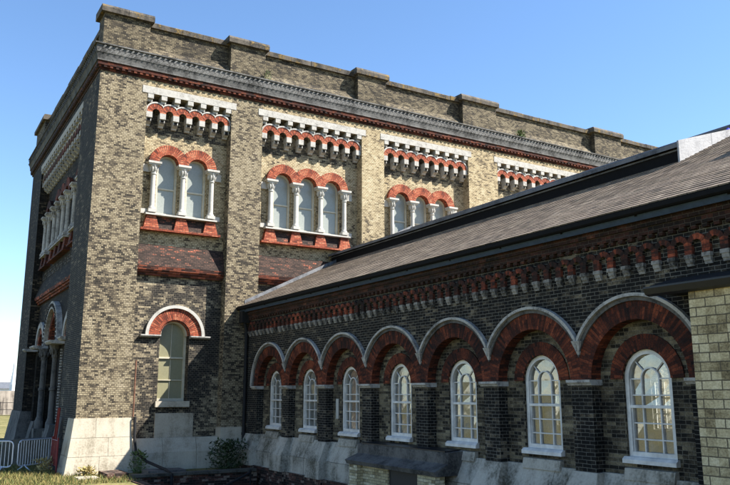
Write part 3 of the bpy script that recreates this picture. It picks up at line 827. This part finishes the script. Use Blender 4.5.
# lead flashing where the slates meet the tall building
m = MB(); m.hexa([(E0[0] + .3, -.03, E0[1] + .16), (xr, -.03, zr + .02), (xr, .02, zr + .02), (E0[0] + .3, .02, E0[1] + .16),
                  (E0[0] + .3, -.012, E0[1] + .30), (xr, -.012, zr + .17), (xr, .02, zr + .17), (E0[0] + .3, .02, E0[1] + .30)])
m.build('flashing', M['lead'], BH)
# gutter and fascia
m = MB()
m.prism(BF, [(.33, 6.09), (.36, 6.06), (.42, 6.06), (.455, 6.09), (.46, 6.17), (.44, 6.17), (.43, 6.11), (.33, 6.11)], .0, BL + .2)
u = .6
while u < BL:
    m.box(BF, u, u + .05, 6.04, 6.10, .19, .34); u += 1.9
m.build('gutter', M['matblack'], BH)
m = MB(); m.box(BF, .02, BL, 6.12, 6.24, .0, .30); m.build('fascia', M['matblack'], BH)
m = MB(); m.prism(BF, [(.19, 5.99), (.25, 5.97), (.33, 6.055), (.33, 6.085), (.19, 6.085)], .02, BL); m.build('soffit_board', M['sky_sheen'], BH)  # blue base colour stands in for sky reflected below the gutter
m = MB()
m.box(BF, .1, .42, 5.55, 6.0, .03, .36); m.tube([BF.p(.26, 5.6, .2), BF.p(.26, 5.2, .1), BF.p(.26, -1.5, .1)], .065, 10)
for z in (1.2, 3.2, 5.1): m.tube([BF.p(.26, z, .1), BF.p(.26, z + .1, .1)], .085, 10)
m.build('downpipe', M['iron'], BH)
# raised lead roof (monitor) along the upper slope
MX = 10.45; mz = E0[1] + (MX - E0[0]) * SL; yM = -17.5
mr = MB()
mr.face([(MX, .43, mz - .1), (MX, yM, mz - .1), (MX, yM, mz + .36), (MX, .43, mz + .36)])
mr.build('roof_monitor', M['matblack'], BH); mo = COL.objects[mr and [o.name for o in BH.children if o.name.startswith('roof_monitor')][-1]]
q = MB()
x0, x1 = MX - .17, 13.6; zt0 = mz + .42; zt1 = zt0 + (x1 - x0) * .325
for a, b in ((.42, -5.9), (-5.91, -11.8), (-11.81, yM - .04)):
    q.hexa([(x0, a, zt0 - .1), (x1, a, zt1 - .1), (x1, b, zt1 - .1), (x0, b, zt0 - .1), (x0, a, zt0), (x1, a, zt1), (x1, b, zt1), (x0, b, zt0)])
q.build('lead_roof', M['lead'], mo)
q = MB(); q.box(Frame((MX, 0, 0), (0, -1, 0), (-1, 0, 0)), -.42, -yM, mz + .27, mz + .31, 0, .05); q.build('drip_rail', M['lead'], mo)
q = MB()
ye = yM - .05
for a, b in ((0, .42), (.425, .8), (.805, 1.0)):
    xa, xb = MX - .17 + (13.45 - MX + .17) * a, MX - .17 + (13.45 - MX + .17) * b
    za, zb = mz + (xa - MX) * SL - .06, mz + (xb - MX) * SL - .06
    ta, tb = zt0 + .06 + (xa - x0) * .315, zt0 + .06 + (xb - x0) * .315
    q.hexa([(xa, ye, za), (xb, ye, zb), (xb, ye - .05, zb), (xa, ye - .05, za), (xa, ye, ta), (xb, ye, tb), (xb, ye - .05, tb), (xa, ye - .05, ta)])
q.build('end_wall', M['whitelead'], mo)['label'] = 'white lead covered end of the roof monitor'

# second monitor nearer the camera, its far corner just outside the picture
q = MB(); X2 = 9.55; z2 = E0[1] + (X2 - E0[0]) * SL; y2 = -19.72
q.face([(X2, y2, z2 - .1), (X2, -BL, z2 - .1), (X2, -BL, z2 + .36), (X2, y2, z2 + .36)])
q.face([(X2, y2, z2 - .1), (X2, y2, z2 + .36), (X2 + 3, y2, z2 + 1.36), (X2 + 3, y2, z2 + 1.2)])
mo2 = q.build('roof_monitor', M['matblack'], BH)
q = MB(); xa, xb = X2 - .17, X2 + 3.1; za = z2 + .42; zb = za + (xb - xa) * .325
q.hexa([(xa, y2 + .05, za - .1), (xb, y2 + .05, zb - .1), (xb, -BL, zb - .1), (xa, -BL, za - .1), (xa, y2 + .05, za), (xb, y2 + .05, zb), (xb, -BL, zb), (xa, -BL, za)])
q.build('lead_roof', M['lead'], mo2)

# small blue cowl at the roof edge
bc = thing('roof_cowl', (13.12, -17.12, 9.5), 'small blue ventilation cowl on the slate roof at the right edge', 'vent')
m = MB(); m.lathe((13.12, -17.12, 9.52), [(.04, -.2), (.04, .16), (.08, .18), (.08, .28), (.02, .34)], 10); m.build('cowl', M['bluepaint'], bc)

# ================================================================== BASEMENT PORCH
BP = thing('basement_porch', (5.6, -11.9, -1.6), 'small basement porch with sooty stone canopy on pale brick piers', 'porch')
m = MB()
U0, U1 = 9.35, 13.65
m.prism(BF, [(-.2, .84), (.66, .84), (.72, .95), (.33, 1.10), (.30, 1.12), (.30, 1.38), (-.2, 1.41)], U0, U1)
m.build('canopy', M['greystone'], BP)
m = MB(); m.prism(BF, [(-.2, 1.412), (.29, 1.385), (.29, 1.41), (-.2, 1.44)], U0 + .2, U1 - .15); m.build('flashing', M['blackpaint'], BP)
M['cleanbrick'] = brick_mat('pale_yellow_brick', [(0, (.14, .11, .06)), (.3, (.33, .28, .16)), (.7, (.46, .40, .25)), (1, (.55, .49, .34))], (.2, .18, .14), patch=.3, mid=.4)
for a, b in ((U0 + .08, U0 + .5), (U1 - .85, U1 - .1)):
    m = MB(); m.box(BF, a, b, -1.6, .84, .34, .62); m.build('pier', M['cleanbrick'], BP)
m = MB(); m.box(BF, U0 + .5, U1 - 2.5, -1.6, .84, .345, .42); m.build('back_wall', M['cleanbrick'], BP)
m = MB(); m.box(BF, U1 - 2.5, U1 - .85, -1.6, .84, .345, .37); m.build('door', M['darkdoor'], BP)

# ================================================================== RIGHT PORCH
RP = thing('brick_porch', (5.8, -22.5, -1.6), 'pale yellow brick lean-to with black gutter at the right edge', 'porch')
m = MB(); m.box(BF, 20.76, 25.5, -1.6, 4.5, .31, .55); m.face([BF.p(20.76, -1.6, 0), BF.p(20.76, -1.6, .31), BF.p(20.76, 4.5, .31), BF.p(20.76, 4.5, 0)])
m.face([BF.p(25.5, -1.6, 0), BF.p(25.5, -1.6, .31), BF.p(25.5, 4.5, .31), BF.p(25.5, 4.5, 0)])
m.build('wall', M['pier'], RP)
m = MB(); m.prism(BF, [(0, 4.78), (.62, 4.62), (.62, 4.66), (0, 4.83)], 20.05, 25.9); m.build('roof', M['iron'], RP)
m = MB(); m.prism(BF, [(.5, 4.5), (.6, 4.47), (.7, 4.5), (.74, 4.6), (.74, 4.63), (.5, 4.63)], 20.0, 25.9); m.build('gutter', M['blackpaint'], RP)
m = MB(); m.box(BF, 20.2, 25.7, 4.502, 4.6, .02, .49); m.build('fascia', M['iron'], RP)

# ================================================================== GROUND
PX0, PX1, PY0, PY1 = 1.55, 5.6, -30.0, -2.0
xs = [-1500, -80, -6, PX0, 6.5, 60, 1500]; ys = [-1500, -80, PY0, PY1, 20, 90, 3000]
m = MB()
for i in range(6):
    for j in range(6):
        if (xs[i], ys[j]) == (PX0, PY0): continue
        m.face([(xs[i], ys[j], 0), (xs[i + 1], ys[j], 0), (xs[i + 1], ys[j + 1], 0), (xs[i], ys[j + 1], 0)])
tag(m.build('ground', M['ground']), kind='structure')
m = MB(); m.face([(PX0 - .2, PY0, -1.6), (7, PY0, -1.6), (7, PY1 + .3, -1.6), (PX0 - .2, PY1 + .3, -1.6)])
tag(m.build('basement_area_floor', M['soil']), kind='structure')
RW = thing('retaining_wall', (3.5, -2, -1.6), 'low sooty brick retaining wall under the arched ground floor window', 'wall')
m = MB(); m.hexa([(PX0, -2.25, -1.6), (6.0, -2.25, -1.6), (6.0, -1.95, -1.6), (PX0, -1.95, -1.6), (PX0, -2.25, .03), (6.0, -2.25, .03), (6.0, -1.95, .03), (PX0, -1.95, .03)])
m.hexa([(PX0 - .3, -30, -1.6), (PX0, -30, -1.6), (PX0, -2.25, -1.6), (PX0 - .3, -2.25, -1.6), (PX0 - .3, -30, .03), (PX0, -30, .03), (PX0, -2.25, .03), (PX0 - .3, -2.25, .03)])
m.build('brickwork', M['redbase'], RW)
m = MB(); x = PX0 - .02
while x < 5.9:
    e = min(x + random.uniform(.7, 1.1), 5.95); m.hexa([(x, -2.33, .03), (e - .015, -2.33, .03), (e - .015, -1.93, .03), (x, -1.93, .03), (x, -2.33, .12), (e - .015, -2.33, .12), (e - .015, -1.93, .12), (x, -1.93, .12)]); x = e
m.build('coping', M['dstone'], RW)

def slab(name, x0, x1, y0, y1, z0, z1, mat, label, cat):
    m = MB(); m.frust(Frame((0, 0, 0), (1, 0, 0), (0, 1, 0)), z0, z1, (x0, x1, y0, y1), (x0 + .015, x1 - .015, y0 + .015, y1 - .015))
    return tag(m.build(name, mat), label, cat)
slab('stone_slab', 2.15, 3.5, -1.85, -1.0, -.05, .17, M['greystone'], 'grey stone slab lying in the shade before the plinth', 'slab')
slab('brick_step', .75, 1.5, -1.9, -.6, -.1, .16, M['redbase'], 'low brick step beside the corner of the tall building', 'step')
slab('paving_stone', -.15, .55, -1.9, -1.15, -.05, .06, M['lime'], 'pale flat paving stone in the grass before the corner plinth', 'slab')

# black hose pipe running down into the area, and the second rail
m = MB(); m.tube([(2.05, -.12, 1.95), (2.05, -.2, 1.2), (2.1, -.34, .72), (2.35, -.8, .42), (2.75, -1.8, .2), (2.8, -2.42, .1), (2.8, -2.45, -1.4)], .055, 8)
tag(m.build('drain_pipe', M['iron']), 'black drain pipe bending from the wall down over the retaining wall', 'pipe')
m = MB(); m.tube([(5.6, -2.6, .1), (5.5, -2.7, .02), (4.2, -2.9, -.5), (3.6, -3.0, -.8)], .045, 8); m.tube([(5.6, -2.6, .1), (5.6, -2.6, -1.6)], .03, 6); m.tube([(3.7, -3.0, -.76), (3.7, -3.0, -1.6)], .03, 6)
tag(m.build('handrail', M['iron']), 'black sloping handrail in the dark basement area', 'handrail')

# ================================================================== BARRIERS
def barrier(loc, rot, ln, label):
    o = bpy.data.objects.new('crowd_barrier', None); COL.objects.link(o); o['_base'] = [0, 0, 0]
    tag(o, label, 'barrier', 'steel crowd barriers by the entrance')
    r = .16; z0, z1 = .2, 1.1; h = ln / 2
    pts = []
    for cx, cz, a0 in ((h - r, z1 - r, PI / 2), (h - r, z0 + r, 0), (-h + r, z0 + r, -PI / 2), (-h + r, z1 - r, -PI)):
        for q in range(6):
            a = a0 - q / 5 * PI / 2
            pts.append((cx + r * math.cos(a), 0, cz + r * math.sin(a)))
    pts.append(pts[0])
    m = MB(); m.tube(pts, .024, 8); m.build('frame', M['galv'], o, smooth=True)
    m = MB(); k = int(ln / .13)
    for i in range(1, k):
        x = -h + ln * i / k; m.tube([(x, 0, z0), (x, 0, z1)], .011, 6)
    m.build('bars', M['galv'], o)
    for sx in (-h + .35, h - .35):
        m = MB(); m.tube([(sx, -.3, .02), (sx, -.05, .17), (sx, 0, .22), (sx, .05, .17), (sx, .3, .02)], .022, 6); m.build('foot', M['galv'], o)
    o.location = loc; o.rotation_euler = (0, 0, rot)
    return o
rdir = math.atan2(-.515, .857)
barrier((-2.65, 2.45, 0), rdir, 2.2, 'steel crowd barrier at the far left edge, cut by the frame')
barrier((-.75, 2.75, 0), math.atan2(1.3, 1.55), 1.95, 'steel crowd barrier standing nearest the corner plinth')

# dark curved ramp wall in front of the entrance
m = MB()
A = Vector((-2.05, 5.6, 0)); B = Vector((-.12, 3.75, 0)); dn = (B - A).normalized(); nn = Vector((dn.y, -dn.x, 0))
prof = [0, .55, .8, .93, 1.0, 1.03, 1.03, 1.03, 1.03]
for i in range(8):
    a = A + (B - A) * (i / 8) ** 1.4; b = A + (B - A) * ((i + 1) / 8) ** 1.4
    m.hexa([a, b, b - nn * 1.0, a - nn * 1.0] + [a + Vector((0, 0, prof[i])), b + Vector((0, 0, prof[i + 1])), b - nn * 1.0 + Vector((0, 0, prof[i + 1])), a - nn * 1.0 + Vector((0, 0, prof[i]))])
tag(m.build('ramp_wall', M['dstone']), 'dark grey rounded ramp wall behind the barriers at the entrance', 'wall')

# red handrail and gate panel
rh = thing('red_gate', (-.43, 1.1, 0), 'red painted metal gate and slanting rail beside the corner plinth', 'gate')
m = MB(); m.tube([(-.43, 1.75, .2), (-.42, .95, 2.28), (-.42, .72, 2.28), (-.42, 1.3, .3)], .03, 8); m.build('rail', M['redpaint'], rh)
m = MB()
for z in (.28, 1.14): m.tube([(-.435, 1.62, z), (-.435, .5, z)], .02, 6)
for i in range(9): m.tube([(-.435, .55 + i * .13, .28), (-.435, .55 + i * .13, 1.14)], .016, 6)
m.build('panel', M['redpaint'], rh)
for y in (1.64, .5):
    m = MB(); m.tube([(-.435, y, 0), (-.435, y, 1.25)], .03); m.build('post', M['redpaint'], rh)

# ================================================================== PLANTS
def weed(name, loc, n, rad, hgt, mat, label, cat='weed', leaf=.05, group=None, flat=.3):
    m = MB(); loc = Vector(loc); R = random.Random(hash(label) % 1000 if False else len(label) + n)
    for _ in range(n):
        a = R.uniform(0, 2 * PI); q = R.random() ** .6 * rad; t = R.random() ** .8
        base = loc + Vector((q * .5 * math.cos(a), q * .5 * math.sin(a), 0))
        p = loc + Vector((q * math.cos(a) * (1.1 - t * flat), q * math.sin(a) * (1.1 - t * flat), t * hgt))
        d = Vector((R.uniform(-1, 1), R.uniform(-1, 1), R.uniform(-.3, .8))).normalized(); e = d.cross(Vector((R.uniform(-1, 1), R.uniform(-1, 1), 1))).normalized()
        l = leaf * R.uniform(.6, 1.6)
        m.face([p, p + d * l + e * l * .35, p + d * l * 2, p + d * l - e * l * .35])
        if R.random() < .18: m.face([base, base + Vector((.008, 0, 0)), p])
    return tag(m.build(name, mat), label, cat, group)
weed('weed', (2.15, -.65, 0), 300, .36, .75, M['leaf'], 'leafy green weed growing at the foot of the corner plinth', leaf=.055)
weed('bush', (5.35, -1.0, 0), 900, .8, 1.05, M['leafdark'], 'dark overgrown bush in the shaded corner where the two buildings meet', 'bush', leaf=.07)
weed('weed', (6.95, -.12, 16.1), 130, .22, .42, M['leaf'], 'small green weed sprouting on the cornice beside the second parapet pier', leaf=.035)
weed('weed', (21.6, -.05, 16.1), 220, .24, .38, M['leaf'], 'small green weed sprouting on the cornice near its far end', leaf=.055)
weed('weed', (.35, -.75, 0), 300, .32, .28, M['dryleaf'], 'dry yellow tuft against the front of the corner plinth', leaf=.06)
weed('weed', (-.75, 1.2, 0), 260, .4, .5, M['dryleaf'], 'dry straw coloured tuft before the second barrier', leaf=.06)

# grass
m = MB(); R = random.Random(2)
for i in range(16000):
    x = R.uniform(-4.2, 1.5); y = R.uniform(-3.2, 4.6)
    if x > -.4 and y > -.35: continue
    h = R.uniform(.04, .15) * (1.4 if R.random() < .15 else 1); a = R.uniform(0, PI); wv = .012
    dx, dy = math.cos(a) * wv, math.sin(a) * wv; lx, ly = R.uniform(-.6, .6) * h, R.uniform(-.6, .6) * h
    m.face([(x - dx, y - dy, 0), (x + dx, y + dy, 0), (x + lx, y + ly, h)], mi=0 if R.random() < .3 else (1 if R.random() < .85 else 2))
M['blade'] = plain_mat('grass_blade', (.0765, .0892, .0238), .8, 0, .2, var=.5, scale=4, bump=0)
M['drygrass'] = plain_mat('dry_grass_blade', (.2125, .1742, .0638), .8, 0, .2, var=.4, scale=4, bump=0)
tag(m.build('grass', [M['blade'], M['drygrass'], M['leaf']]), 'short dry grass growing before the corner of the tall building', 'grass', kind='stuff')

# ================================================================== DISTANCE
fw = thing('river_wall', (8, 82, 0), 'stained concrete river wall in the left distance', 'wall')
m = MB(); m.hexa([(-60, 82, 0), (60, 84, 0), (60, 84.6, 0), (-60, 82.6, 0), (-60, 82, 3.1), (60, 84, 3.1), (60, 84.6, 3.1), (-60, 82.6, 3.1)]); m.build('wall', M['concrete'], fw)
fe = thing('railing_fence', (4, 66, 0), 'thin dark railing fence in front of the river wall', 'fence')
m = MB()
for z in (.35, 1.0, 1.75): m.tube([(-12, 66, z), (15, 66, z)], .03, 5)
m.build('rails', M['iron'], fe)
for k in range(14):
    m = MB(); m.tube([(-11.5 + 2 * k, 66, 0), (-11.5 + 2 * k, 66, 1.85)], .04, 5); m.build('post', M['iron'], fe)
sh = thing('long_shed', (18, 330, 0), 'long low white building beyond the river wall', 'building')
m = MB(); m.hexa([(-160, 330, 0), (250, 330, 0), (250, 370, 0), (-160, 370, 0), (-160, 330, 4.3), (250, 330, 4.3), (250, 370, 4.3), (-160, 370, 4.3)]); m.build('wall', M['whiteclad'], sh)
m = MB(); m.prism(Frame((0, 330, 0), (1, 0, 0), (0, -1, 0)), [(.4, 4.3), (.4, 4.8), (-20, 7.6), (-40, 4.3)], -160, 250); m.build('roof', M['lead'], sh)
py = thing('pylon', (33, 300, 0), 'slender white pylon far away at the left edge', 'pylon')
m = MB(); m.lathe((33, 300, 0), [(1.3, 0), (1.2, 6), (.55, 11.5), (.35, 14.4)], 10); m.build('mast', M['whiteclad'], py)

# ================================================================== LIGHT, SKY, CAMERA
sd = Vector((1.0, -.714, 1.34)).normalized()
sun = bpy.data.lights.new('sun', 'SUN'); sun.energy = 5.0; sun.angle = math.radians(.53); sun.color = (1, .955, .88)
so = bpy.data.objects.new('sun', sun); COL.objects.link(so); so.location = (30, -40, 50)
so.rotation_euler = (-sd).to_track_quat('-Z', 'Y').to_euler()
wd = bpy.data.worlds.new('World'); S.world = wd; wd.use_nodes = True
nt = wd.node_tree; nt.nodes.clear()
sky = nt.nodes.new('ShaderNodeTexSky'); sky.sky_type = 'NISHITA'; sky.sun_disc = False
sky.sun_elevation = math.asin(sd.z); sky.sun_rotation = math.atan2(sd.x, sd.y)
sky.air_density = 1.0; sky.dust_density = .1; sky.ozone_density = 4.0; sky.altitude = 0
bg = nt.nodes.new('ShaderNodeBackground'); bg.inputs[1].default_value = .080
wo = nt.nodes.new('ShaderNodeOutputWorld'); hs = nt.nodes.new('ShaderNodeHueSaturation'); hs.inputs['Hue'].default_value = .5; hs.inputs['Saturation'].default_value = 1.06; hs.inputs['Value'].default_value = 1.0
nt.links.new(sky.outputs[0], hs.inputs['Color']); nt.links.new(hs.outputs[0], bg.inputs[0]); nt.links.new(bg.outputs[0], wo.inputs[0])

F_PX, HOR, YAW = 762.0, 393.0, 58.9
pitch = math.atan((HOR - 242.5) / F_PX); a = math.radians(YAW)
fh = Vector((math.cos(a), math.sin(a), 0)); rt = Vector((math.sin(a), -math.cos(a), 0))
fwd = fh * math.cos(pitch) + Vector((0, 0, math.sin(pitch))); upv = rt.cross(fwd)
cam = bpy.data.cameras.new('camera'); cam.sensor_width = 36; cam.lens = F_PX / 730 * 36; cam.clip_end = 6000; cam.clip_start = .1
co = bpy.data.objects.new('camera', cam); COL.objects.link(co)
R3 = Matrix((rt, upv, -fwd)).transposed().to_4x4()
co.matrix_world = Matrix.Translation(Vector((-5.50, -28.90, 2.8))) @ R3
S.camera = co
S.view_settings.view_transform = 'Standard'; S.view_settings.look = 'None'; S.view_settings.exposure = 1.68; S.view_settings.gamma = 1
S.render.film_transparent = False
for o in COL.objects:
    if '_base' in o: del o['_base']
